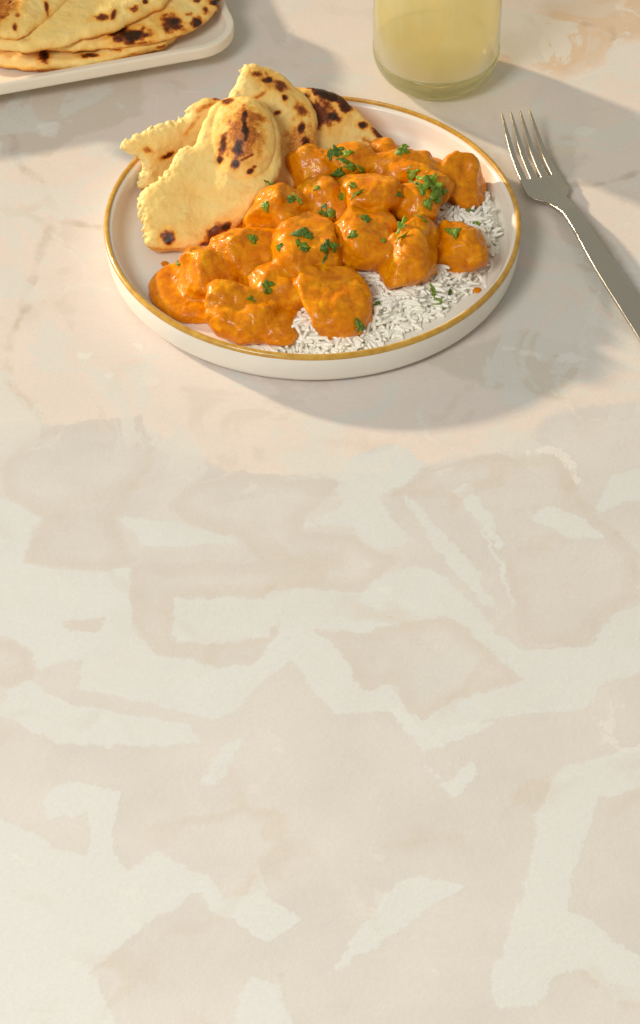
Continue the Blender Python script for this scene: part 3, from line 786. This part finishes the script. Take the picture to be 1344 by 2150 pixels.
    for poly, top in pools:
        w = at(np.array([p[0] for p in poly], float), np.array([p[1] for p in poly], float), FLOOR + 4)[:, :2]
        sd = poly_sd(X2, Y2, smooth_poly(w, 2)) + fbm(X2 / 12, Y2 / 12, X2 * 0, 2, 5) * (1.5 if top > 8 else 0.3)
        hgt = FLOOR + (top - FLOOR) * np.clip(1 - np.clip(1 + (sd - 2) / (12 if top > 15 else 9 if top > 8 else 2.5), 0, 1) ** 2.2, 0, 1) ** 0.5
        dd = np.maximum((zs[None, None] - hgt[..., None]) * 0.75, sd[..., None] - 2)
        d_s = np.minimum(d_s, dd.astype(np.float32))
    full = tuple(slice(0, q) for q in n)
    add(K, d_s, full, 4.5)
    # shared relief of the coating
    near = np.abs(Fs) < 4
    I, J, Kz = np.nonzero(near)
    px, py, pz = xs[I], ys[J], zs[Kz]
    pock = fbm(px / 6.5, py / 6.5, pz / 6.5, 3, 71)
    rid = 1 - np.abs(vnoise(px / 3.4 + pock, py / 3.4, pz / 3.4, 77)) * 2
    area_ = np.clip(vnoise(px / 15, py / 15, pz / 15, 81) * 2 + 0.4, 0, 1)
    flat = np.clip((pz - 11) / 6, 0.25, 1)
    crease = np.clip(1 - np.abs(vnoise(px / 10 + pock * 0.3, py / 10, pz / 10, 177)) * 4.5, 0, 1)
    nz = crease * 0.55 * flat + pock * 0.26 * flat + rid * 0.32 * area_ * flat + fbm(px / 1.8, py / 1.8, pz / 1.8, 1, 91) * 0.13 * area_
    Fs[near] += nz.astype(np.float32)
    Fs = np.maximum(Fs, (FLOOR + 0.15 - zs)[None, None].astype(np.float32) * 1.0)
    dmap = {k: (d, sl) for k, d, sl in each}
    labs = [c[4] for c in CH]
    for k in range(K + 1):
        d, sl = dmap[k]
        o = own[sl]
        other = np.where(o == k, D2[sl], D1[sl])
        Vv = d - other
        Fk = np.maximum(Fs[sl] + 0.16 * np.maximum(Vv, 0), Vv - 1.6)
        # closed at the border of the block
        Fk = np.pad(Fk, 1, constant_values=3.0)
        org = lo + np.array([s.start - 1 for s in sl]) * h
        V, Q = snets(Fk, org, h)
        if not len(V): print("EMPTY", k); continue
        gi = np.clip(np.round((V - lo) / h).astype(int), 0, n - 1)
        thick = np.clip((D1[gi[:, 0], gi[:, 1], gi[:, 2]]) / 2.5, 0, 1)  # sauce depth in the webs; also drives the painted gap shade
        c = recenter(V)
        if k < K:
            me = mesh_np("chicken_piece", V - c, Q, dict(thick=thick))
            ob = link("chicken_piece", me, M_curry, label=labs[k], cat="chicken", group="chicken pieces in orange curry sauce")
        else:
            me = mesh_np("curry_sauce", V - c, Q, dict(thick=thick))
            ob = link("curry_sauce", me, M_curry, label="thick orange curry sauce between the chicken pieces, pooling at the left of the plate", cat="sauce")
        ob.location = Vector(c * MM)
        ALL_FOOD.append((V, Q))
build_curry()

def bvh_of(items):
    vs = []; fs = []; o = 0
    for V, Q in items:
        vs.append(V); fs.append(Q + o); o += len(V)
    V = np.concatenate(vs); F = np.concatenate(fs)
    return BVHTree.FromPolygons([tuple(p) for p in V.tolist()], F.tolist())
food_bvh = bvh_of(ALL_FOOD[8:])
CAMV = Vector(CAM)

# ------------------------------------------------------------------ rice
def grain_mesh(seed, L=13.0, R=1.36):
    rs = np.random.RandomState(seed)
    bend = rs.uniform(-2.2, 2.2); bz = rs.uniform(-0.2, 0.5); L = L * rs.uniform(0.75, 1.1)
    ts = np.array([0, 0.06, 0.25, 0.5, 0.75, 0.94, 1.0]); rad = np.array([0.45, 0.80, 0.97, 1.0, 0.96, 0.78, 0.42]) * R
    n = 6; V = []
    for t, r in zip(ts, rad):
        x = (t - 0.5) * L; y = bend * ((2 * t - 1) ** 2 - 0.5); z = -bz * ((2 * t - 1) ** 2)
        for k in range(n):
            a = 2 * math.pi * k / n
            V.append((x, y + r * math.cos(a), z + r * 0.85 * math.sin(a)))
    m = len(ts); I = np.arange(m * n).reshape(m, n)
    Q = [np.stack([I[i], np.roll(I[i], -1), np.roll(I[i + 1], -1), I[i + 1]], -1) for i in range(m - 1)]
    Q = np.concatenate(Q)[:, ::-1]
    V = np.array(V)
    V = np.concatenate([V, [V[:n].mean(0) - [0.15, 0, 0]], [V[-n:].mean(0) + [0.15, 0, 0]]])
    a, b = len(V) - 2, len(V) - 1
    caps = [(int(I[0, k]), int(I[0, (k + 1) % n]), a, a) for k in range(n)]
    me = bpy.data.meshes.new("rice_grain")
    faces = [tuple(int(x) for x in q) for q in Q] + [(int(I[0, k]), int(I[0, (k + 1) % n]), a) for k in range(n)] + [(int(I[-1, (k + 1) % n]), int(I[-1, k]), b) for k in range(n)]
    me.from_pydata([tuple(p) for p in V * MM], [], faces)
    me.polygons.foreach_set("use_smooth", [True] * len(me.polygons)); me.update()
    me.materials.append(M_rice)
    return me

def build_rice():
    poly_px = [(508,708),(550,727),(600,738),(660,742),(720,738),(785,716),(850,682),(915,652),(965,612),(1000,578),(1006,545),(1042,515),(1060,455),(1045,412),(1000,398),(930,400),(860,440),(760,520),(640,620),(540,660)]
    w = at(np.array([p[0] for p in poly_px], float), np.array([p[1] for p in poly_px], float), FLOOR + 3)[:, :2]
    w = smooth_poly(w, 1)
    xs = np.arange(w[:, 0].min() - 4, w[:, 0].max() + 4, 1.2); ys = np.arange(w[:, 1].min() - 4, w[:, 1].max() + 4, 1.2)
    X2, Y2 = np.meshgrid(xs, ys, indexing='ij')
    def hgt(X, Y, sd): return FLOOR - 1.0 + 12.0 * np.clip(-sd / 15, 0, 1) ** 0.8 + fbm(X / 8, Y / 8, 0 * X, 2, 66) * 2.6 * np.clip(-sd / 8, 0, 1)
    sd = poly_sd(X2, Y2, w)
    H = hgt(X2, Y2, sd)
    zs = np.arange(FLOOR - 1.2, 22, 1.2)
    F = np.maximum(zs[None, None] - H[..., None], (FLOOR + 0.1 - zs)[None, None])
    F = np.pad(F, 1, constant_values=3.0)
    V, Q = snets(F, np.array([xs[0], ys[0], zs[0]]) - 1.2, 1.2)
    c = recenter(V)
    root = link("rice_mound", None, label="mound of white long-grain rice under and beside the chicken at the right of the plate", cat="rice")
    root.location = Vector(c * MM)
    link("rice_core", mesh_np("rice_core", V - c, Q), M_rice, root, kind="stuff")
    protos = [grain_mesh(s) for s in range(12)]
    rs = np.random.RandomState(5)
    cand = []
    for _ in range(4600):
        x = rs.uniform(xs[0], xs[-1]); y = rs.uniform(ys[0], ys[-1])
        cand.append((x, y))
    cand = np.array(cand)
    s = poly_sd(cand[:, 0], cand[:, 1], w)
    keep = (s < 1.5) & (np.hypot(cand[:, 0], cand[:, 1]) < 114)
    cand = cand[keep]; s = s[keep]
    z0 = hgt(cand[:, 0], cand[:, 1], s)
    vis = []
    for (x, y), ss, z in zip(cand, s, z0):
        layer = rs.uniform(0.3, 2.3)
        zz = max(z + layer, FLOOR + 0.95)
        yaw = float(vnoise(np.array([x / 9]), np.array([y / 9]), np.array([0.0]), 44)[0]) * 4.5 + rs.normal(0, 0.55); pit = rs.normal(0, 0.2) if zz > FLOOR + 1.5 else 0.0
        p = Vector((x, y, zz))
        dirn = (CAMV - p).normalized()
        hit = food_bvh.ray_cast(p + dirn * 1.5, dirn, 300)
        vis.append((hit[0] is None, layer, p, yaw, pit, rs.randint(12), rs.uniform(0, 6.28), rs.uniform(0.85, 1.15)))
    seen = [v for v in vis if v[0]]; hid = [v for v in vis if not v[0]]
    # a few loose grains on the plate
    for (u, v) in [(1030,420),(1030,560),(1018,590),(520,712)]:
        p = Vector(at(u, v, FLOOR + 1)); p.z = FLOOR + 1.0
        seen.append((True, 9, p, rs.uniform(0, 6.28), 0, rs.randint(12), 0, 1))
    seen.sort(key=lambda t: -t[1])
    # thin: at most ~900 in view
    seen = seen[:1250]
    print("RICE visible", len(seen), "hidden", len(hid))
    def mtx(g):
        return Matrix.Translation(g[2] * MM) @ Matrix.Rotation(g[3], 4, 'Z') @ Matrix.Rotation(g[4], 4, 'Y') @ Matrix.Rotation(g[6], 4, 'X') @ Matrix.Scale(g[7], 4)
    inv = Matrix.Translation(-Vector(c * MM))
    for g in seen[:300]:
        o = bpy.data.objects.new("rice_grain", protos[g[5]]); col.objects.link(o)
        o.parent = root; o.matrix_local = inv @ mtx(g)
    verts = []; faces = []; off = 0
    pv = [np.array([tuple(v.co) for v in p.vertices]) for p in protos]; pf = [[tuple(f.vertices) for f in p.polygons] for p in protos]
    for g in seen[300:] + hid[:150]:
        m = np.array(inv @ mtx(g)); v = pv[g[5]]
        verts.append(v @ m[:3, :3].T + m[:3, 3]); faces += [tuple(i + off for i in f) for f in pf[g[5]]]; off += len(v)
    me = bpy.data.meshes.new("loose_rice_grains"); me.from_pydata([tuple(p) for p in np.concatenate(verts)], [], faces)
    me.polygons.foreach_set("use_smooth", [True] * len(me.polygons)); me.update()
    link("loose_rice_grains", me, M_rice, root, kind="stuff")
    ALL_FOOD.append((V, Q))
build_rice()

# ------------------------------------------------------------------ chopped herb leaves
def leaf_mesh(seed, kind):
    rs = np.random.RandomState(seed)
    n = 40; rings = 4
    a = np.linspace(0, 2 * np.pi, n, endpoint=False)
    if kind == 'leaf':
        r = 0.62 + 0.2 * np.cos(a * 2 + rs.uniform(0, 6)) + 0.17 * np.cos(a * 3 + rs.uniform(0, 6)) + 0.09 * np.cos(a * 8 + rs.uniform(0, 6)) + 0.11 * np.cos(5 * a + rs.uniform(0, 6))
        sx, sy = 1.0, rs.uniform(0.7, 1.0)
    elif kind == 'strip':
        r = 0.8 + 0.14 * np.cos(a * 7 + rs.uniform(0, 6)) + 0.1 * np.cos(4 * a); sx, sy = 1.0, 0.30
    else:
        r = 0.8 + 0.2 * np.cos(3 * a + rs.uniform(0, 6)) + 0.12 * np.cos(7 * a + rs.uniform(0, 6)); sx, sy = 1.0, rs.uniform(0.55, 0.8)
    V = []
    ph = rs.uniform(0, 6)
    for side in (1, -1):
        V.append((0, 0, 0.12 + side * 0.05))
        for k in range(1, rings + 1):
            f = k / rings
            x = f * r * np.cos(a) * sx; y = f * r * np.sin(a) * sy
            z = -0.22 * x * x + 0.20 * np.sin(3.5 * x + ph) * f + 0.17 * np.sin(5 * y + ph) + 0.10 * f * np.cos(a * 5 + ph) + side * 0.05 * (1 if k < rings else 0.3) + 0.12
            V += list(zip(x, y, z))
    F = []; per = 1 + rings * n
    for s in (0, 1):
        b = s * per
        for j in range(n):
            j2 = (j + 1) % n
            t = (b, b + 1 + j, b + 1 + j2); F.append(t if s == 0 else t[::-1])
            for k in range(rings - 1):
                q = (b + 1 + k * n + j, b + 1 + (k + 1) * n + j, b + 1 + (k + 1) * n + j2, b + 1 + k * n + j2)
                F.append(q if s == 0 else q[::-1])
    e0 = 1 + (rings - 1) * n
    for j in range(n):
        j2 = (j + 1) % n
        F.append((e0 + j, per + e0 + j, per + e0 + j2, e0 + j2))
    me = bpy.data.meshes.new("herb_leaf"); me.from_pydata([tuple(p) for p in np.array(V) * MM], [], F)
    me.polygons.foreach_set("use_smooth", [True] * len(me.polygons)); me.update(); me.materials.append(M_herb)
    return me
LEAF = {'leaf': [leaf_mesh(i, 'leaf') for i in range(5)], 'strip': [leaf_mesh(20 + i, 'strip') for i in range(3)], 'bit': [leaf_mesh(40 + i, 'bit') for i in range(4)]}
full_bvh = bvh_of(ALL_FOOD)
G_H = "chopped green herb leaves scattered over the curry"
HERBS = [
 (708,318,'leaf',5.0,10,"dark leaf lying on the back edge of the heap, just below the charred flatbread"),
 (697,323,'bit',3.4,60,"small leaf bit at the left end of the dark leaf below the charred flatbread"),
 (845,318,'leaf',5.2,30,"bright leaf on the rearmost chicken bit"),
 (722,338,'strip',4.2,-20,"leaf strip on the front of the pale-topped chicken piece at the back"),
 (712,362,'leaf',4.2,80,"pale green leaf on the pale-topped chicken piece at the back"),
 (758,356,'strip',4.8,-35,"thin leaf strip on the right shoulder of the pale-topped back chicken piece"),
 (716,408,'leaf',4.6,20,"light leaf left of the crown chicken piece, above the dark cross-shaped leaf"),
 (740,390,'bit',2.4,0,"tiny leaf bit between the pale-topped and the crown chicken pieces"),
 (686,446,'leaf',5.4,75,"dark cross-shaped leaf in the saddle between the pieces, left of the centre"),
 (866,362,'bit',3.8,60,"leaf bit hanging down the back chicken piece above the big bunch"),
 (872,384,'strip',3.6,-60,"leaf strip leading into the top of the big leaf bunch"),
 (907,400,'leaf',7.2,15,"largest bright leaf of the big bunch at the right of the heap"),
 (886,398,'leaf',4.8,120,"dark folded leaf at the left side of the big bunch"),
 (912,384,'leaf',4.6,50,"dark leaf behind the largest bright leaf of the bunch"),
 (898,428,'bit',3.2,100,"small bright leaf bit at the foot of the big bunch"),
 (940,448,'strip',5.4,-25,"dark leaf strip lying over the rice, right of the big bunch"),
 (921,465,'leaf',5.6,10,"bright leaf on the top edge of the right-hand chicken piece over the rice"),
 (955,488,'leaf',4.6,40,"single round leaf on the face of the right-hand chicken piece"),
 (993,470,'strip',5.2,-50,"dark leaf strip on the rice at the far right of the plate"),
 (842,478,'strip',6.2,70,"long thin green strip on top of the bright chicken wedge"),
 (844,500,'strip',4.4,60,"lower end strip of herb on the bright chicken wedge"),
 (768,460,'bit',3.8,75,"leaf bit on the small sunken chicken piece below the crown piece"),
 (741,493,'bit',2.8,10,"small pale leaf bit on the rounded chicken piece with pale highlights"),
 (634,490,'leaf',4.8,10,"top leaf of the cluster on the large smooth middle chicken piece"),
 (632,515,'leaf',4.4,80,"bottom leaf of the cluster on the large smooth middle chicken piece"),
 (648,496,'bit',2.8,0,"side bit of the cluster on the large smooth middle chicken piece"),
 (700,516,'leaf',3.8,30,"bright leaf right of the cluster, on the slope toward the rounded piece"),
 (683,518,'bit',3.8,80,"dark leaf beside the bright one, in the groove of the middle piece"),
 (682,545,'strip',3.6,75,"dark leaf strip below the two leaves in the middle groove"),
 (588,520,'bit',2.4,80,"lone leaf bit on the left flank of the large middle chicken piece"),
 (530,502,'bit',3.2,-50,"dull green leaf bit on the dark glossy chicken piece by the flatbread"),
 (561,602,'leaf',4.6,0,"dark leaf on the sauce-covered piece above the drip"),
 (527,628,'bit',2.2,0,"round green bit on the knobbly lower left chicken piece"),
 (625,418,'strip',3.6,-60,"leaf strip on the right shoulder of the chicken piece touching the flatbread"),
 (610,420,'bit',3.0,20,"light leaf bit on the crown of the chicken piece touching the flatbread"),
 (558,432,'bit',3.0,90,"dark leaf bit on the left face of the chicken piece touching the flatbread"),
 (568,388,'strip',4.6,-25,"dark leaf strip where the folded flatbread meets the heap"),
 (789,646,'leaf',3.8,20,"dark leaf on the rice right of the large front chicken piece"),
 (752,684,'leaf',3.8,-60,"dark leaf on the rice by the front rim"),
 (915,632,'strip',6.2,-60,"long leaf strip with a bright tip on the rice below the bright wedge"),
 (943,614,'bit',2.8,0,"tiny black-green bit on the rice at the right"),
 (1019,467,'bit',1.8,0,"tiny dark bit on the rice beside the right rim"),
 (375,553,'bit',1.8,0,"tiny dark bit on the back edge of the left sauce pool"),
 (665,395,'bit',2.0,20,"tiny leaf bit behind the crown, near the small smooth back piece"),
 (838,408,'bit',2.0,0,"tiny leaf bit on the right shoulder of the crown piece"),
 (893,376,'leaf',4.2,60,"dark upright leaf at the top of the big bunch"),
 (925,402,'leaf',4.4,-30,"bright leaf overlapping the right edge of the big bunch"),
 (917,420,'bit',3.4,30,"light leaf bit just under the largest leaf of the big bunch"),
 (730,322,'bit',3.2,30,"leaf bit at the right end of the dark leaf below the charred flatbread"),
 (735,350,'bit',3.0,-20,"leaf bit between the two leaf strips of the pale-topped back piece"),
 (750,408,'strip',4.2,50,"thin green stem bit on the left face of the crown piece"),
 (640,525,'bit',3.2,45,"dark bit low in the cluster on the large smooth middle piece"),
 (985,440,'bit',2.6,10,"leaf bit on the rice beneath the far right back piece"),
 (885,460,'strip',4.0,-20,"leaf strip on the saucy slope left of the right-hand piece"),
 (905,610,'strip',4.0,-70,"thin leaf strip standing out of the rice under the wedge's right foot"),
 (805,505,'bit',1.6,0,"speck of leaf left of the bright wedge"),
]
def build_herbs():
    rs = np.random.RandomState(3)
    for (u, v, kind, size, ang, lab) in HERBS:
        d = FWD + (u - 672) / FPX * np.array([1.0, 0, 0]) + (1075 - v) / FPX * UP
        dv = Vector(d).normalized()
        hit, nrm, _, _ = full_bvh.ray_cast(CAMV, dv)
        if hit is None:
            print("NO HIT", u, v); continue
        if nrm.dot(dv) > 0: nrm = -nrm
        # average normal of the neighbourhood so the leaf lies along the surface
        acc = nrm.copy()
        for du, dv2 in ((6, 0), (-6, 0), (0, 6), (0, -6)):
            dd = Vector(FWD + (u + du - 672) / FPX * np.array([1.0, 0, 0]) + (1075 - v - dv2) / FPX * UP).normalized()
            h2, n2, _, _ = full_bvh.ray_cast(CAMV, dd)
            if h2 is not None and (h2 - hit).length < 6: acc += n2 if n2.dot(dd) < 0 else -n2
        nrm = acc.normalized()
        lift = 2.2 if 'rice' in lab and 'over the rice' not in lab.replace('lying over the rice', 'rice') else 0.35
        if kind == 'leaf' or kind == 'bit':
            nrm = (nrm + Vector((0, -0.25, 0.25)) + Vector(rs.uniform(-0.2, 0.2, 3))).normalized()
        me = LEAF[kind][rs.randint(len(LEAF[kind]))]
        # in-plane x axis follows the wanted angle in view (counter-clockwise from right)
        t = math.radians(ang)
        xdir = Vector(np.array([1.0, 0, 0]) * math.cos(t) + UP * math.sin(t))
        xdir = (xdir - nrm * xdir.dot(nrm)).normalized(); ydir = nrm.cross(xdir)
        rot = Matrix((xdir, ydir, nrm)).transposed().to_4x4()
        o = link("herb_leaf", me, None, None, lab, "herb leaf", G_H)
        s = size * 1.42
        o.matrix_world = Matrix.Translation((hit + nrm * lift) * MM) @ rot @ Matrix.Diagonal((s, s, s * 0.85, 1))
build_herbs()

# ------------------------------------------------------------------ fork
def build_fork():
    h = 0.4
    S = 205.0
    # centre line control points: (px u, px v, z)
    ctl = [(1082,233,15.0),(1096,282,10.0),(1112,330,5.8),(1134,378,3.0),(1152,408,2.4),(1178,430,6.2),(1196,446,9.0),(1222,484,10.5),(1262,548,9.8),(1344,672,7.0),(1440,816,3.5)]
    P = np.array([at(a, b, c) for a, b, c in ctl])
    # catmull-rom resample by arc length
    pts = []
    Pe = np.concatenate([[2 * P[0] - P[1]], P, [2 * P[-1] - P[-2]]])
    for i in range(1, len(Pe) - 2):
        for t in np.linspace(0, 1, 24, endpoint=False):
            a, b, c, d = Pe[i - 1], Pe[i], Pe[i + 1], Pe[i + 2]
            pts.append(0.5 * ((2 * b) + (-a + c) * t + (2 * a - 5 * b + 4 * c - d) * t * t + (-a + 3 * b - 3 * c + d) * t ** 3))
    pts.append(P[-1]); pts = np.array(pts)
    for _ in range(6): pts[1:-1] = (pts[:-2] + 2 * pts[1:-1] + pts[2:]) / 4
    sl = np.concatenate([[0], np.cumsum(np.linalg.norm(np.diff(pts, axis=0), axis=1))])
    S = sl[-1]
    def s_of(k):  # arc length at control point k
        return sl[np.argmin(np.linalg.norm(pts - P[k], axis=1))]
    s_slot = s_of(3) - 1.0; s_head = s_of(4); s_neck = s_of(6)
    xs = np.arange(-16, 16.01, h); ss = np.arange(-1.5, S + 1.5, h); zs = np.arange(-3.2, 3.21, h)
    X, Sg, Z = np.meshgrid(xs, ss, zs, indexing='ij')
    # half width along the length
    ks = [0, s_slot - 12, s_slot, s_head, s_head + 5, s_head + 8.5, s_neck, s_neck + 20, s_neck + 60, S]
    kw = [9.9, 12.7, 13.6, 14.0, 12.6, 7.6, 5.0, 5.2, 7.0, 9.0]
    w = np.interp(ss, ks, kw)
    kern = np.ones(19) / 19; w = np.convolve(np.pad(w, 9, 'edge'), kern, 'valid')
    body = np.abs(X) - w[None, :, None]
    body = np.maximum(body, s_slot - Sg)
    tine = np.full(X.shape, 1e3)
    for k in range(4):
        xc = np.interp(ss, [0, s_slot], [(-1.5 + k) * 6.15, (-1.5 + k) * 7.05])
        wt = np.interp(ss, [0, 4, 20, s_slot - 8, s_slot, s_slot + 3], [0.45, 0.85, 1.5, 2.35, 2.55, 3.6])
        tip = [1.5, 0.3, 0, 0.2][k] * 0.5
        f = np.abs(X - xc[None, :, None]) - wt[None, :, None]
        f = np.maximum(f, Sg - s_slot - 2.5); f = np.maximum(f, tip - Sg)
        tine = np.minimum(tine, f)
    kk = 0.9
    hh = np.clip(0.5 + 0.5 * (body - tine) / kk, 0, 1)
    d2 = body * (1 - hh) + tine * hh - kk * hh * (1 - hh)
    tz = np.interp(ss, [0, 10, s_slot, s_head, s_neck, s_neck + 30, S], [0.55, 0.9, 1.2, 1.2, 1.9, 1.6, 1.3])
    dz = np.abs(Z) - tz[None, :, None]
    r = 0.55
    qa, qb = d2 + r, dz + r
    F = np.sqrt(np.maximum(qa, 0) ** 2 + np.maximum(qb, 0) ** 2) + np.minimum(np.maximum(qa, qb), 0) - r
    F = np.maximum(F, Sg - S)
    V, Q = snets(F, np.array([xs[0], ss[0], zs[0]]), h)
    # bend onto the centre line
    s = np.clip(V[:, 1], 0, S); ext = V[:, 1] - s
    C = np.stack([np.interp(s, sl, pts[:, a]) for a in range(3)], 1)
    e = 2.0
    T = np.stack([np.interp(np.clip(s + e, 0, S), sl, pts[:, a]) - np.interp(np.clip(s - e, 0, S), sl, pts[:, a]) for a in range(3)], 1)
    T /= np.linalg.norm(T, axis=1)[:, None]
    A = np.cross(T, np.array([0, 0, 1.0])); A /= np.linalg.norm(A, axis=1)[:, None]
    A = -A if A[:, 0].mean() < 0 else A
    N = np.cross(A, T); N *= np.sign(N[:, 2:3])
    bowl = 0.9 * (V[:, 0] / 13) ** 2 * np.interp(V[:, 1], [0, s_slot, s_head + 4, s_neck], [0.6, 1.6, 1.6, 0])
    Wp = C + A * V[:, 0:1] + N * (V[:, 2] + bowl)[:, None] + T * ext[:, None]
    Wp[:, 2] += max(0, 0.2 - Wp[:, 2].min())
    print("fork min z", Wp[:, 2].min())
    full = mesh_np("fork_full", Wp, Q)
    nrm = np.zeros(len(Wp) * 3, np.float32); full.vertices.foreach_get("normal", nrm); nrm = nrm.reshape(-1, 3)
    base = recenter(Wp)
    root = link("dinner_fork", None, label="brushed steel four-tined dinner fork lying right of the plate, handle running out of frame", cat="fork")
    root.location = Vector(base * MM)
    fs = V[Q].mean(1)
    reg = np.full(len(Q), 5)
    reg[fs[:, 1] < s_neck] = 4
    tmask = fs[:, 1] < s_slot
    tid = np.clip(np.round(fs[:, 0] / np.interp(fs[:, 1], [0, s_slot], [6.15, 7.05]) + 1.5), 0, 3).astype(int)
    reg[tmask] = tid[tmask]
    names = ["tine"] * 4 + ["head", "handle"]
    for r_ in range(6):
        q = Q[reg == r_]
        used, invq = np.unique(q, return_inverse=True)
        me = mesh_np(names[r_], Wp[used] - base, invq.reshape(q.shape))
        me.normals_split_custom_set_from_vertices([tuple(x) for x in nrm[used].tolist()])
        link(names[r_], me, M_steel, root)
    bpy.data.meshes.remove(full)
build_fork()

# ------------------------------------------------------------------ tumbler and drink
def build_glass():
    c = at(914, 158, 0.0)      # axis on the table
    root = link("drinking_glass", None, label="clear stemless tumbler with thick greenish rounded base behind the plate", cat="glass")
    root.location = Vector((c[0] * MM, c[1] * MM, 0))
    RO = 42.3
    outer = [(0.3, 0.6), (18, 0.4), (22, 0.0)] + arc(22, 24, RO - 22, -80, 0, 14, 24) 
    wall_o = [(RO, 24), (RO, 60), (RO - 0.3, 140)]
    inner_b = arc(17, 27, RO - 17 - 0.7, 0, -88, 14, 22.2)
    # wall: from the shoulder up, closed rim
    rimp = [(RO - 0.3, 140.0), (RO - 0.5, 140.5), (RO - 0.9, 140.0)]
    wall = [(RO, 24.0), (RO, 60.0)] + rimp + [(RO - 0.7, 60.0), (RO - 0.7, 28.2), (RO - 0.7, 24.0)]
    link("glass_wall", lathe_mesh("glass_wall", wall, 128, closed=True), M_wall, root)
    base = outer + [(RO - 0.05, 23.9), (RO - 0.75, 23.9)] + [p for p in inner_b if p[1] < 23.6] + [(10, 4.75), (0.3, 4.7)]
    link("glass_base", lathe_mesh("glass_base", base, 128), M_base, root)
    d = [(0.3, 5.0), (10, 5.03)] + [(x - 0.2, z + 0.25) for x, z in reversed(inner_b)] + [(RO - 0.95, 60), (RO - 1.1, 124.0), (30, 124.2), (0.3, 124.2)]
    o = link("lemon_drink", lathe_mesh("lemon_drink", d, 128), M_drink, label="cloudy pale yellow drink filling the tumbler", cat="drink")
    o.location = root.location
build_glass()
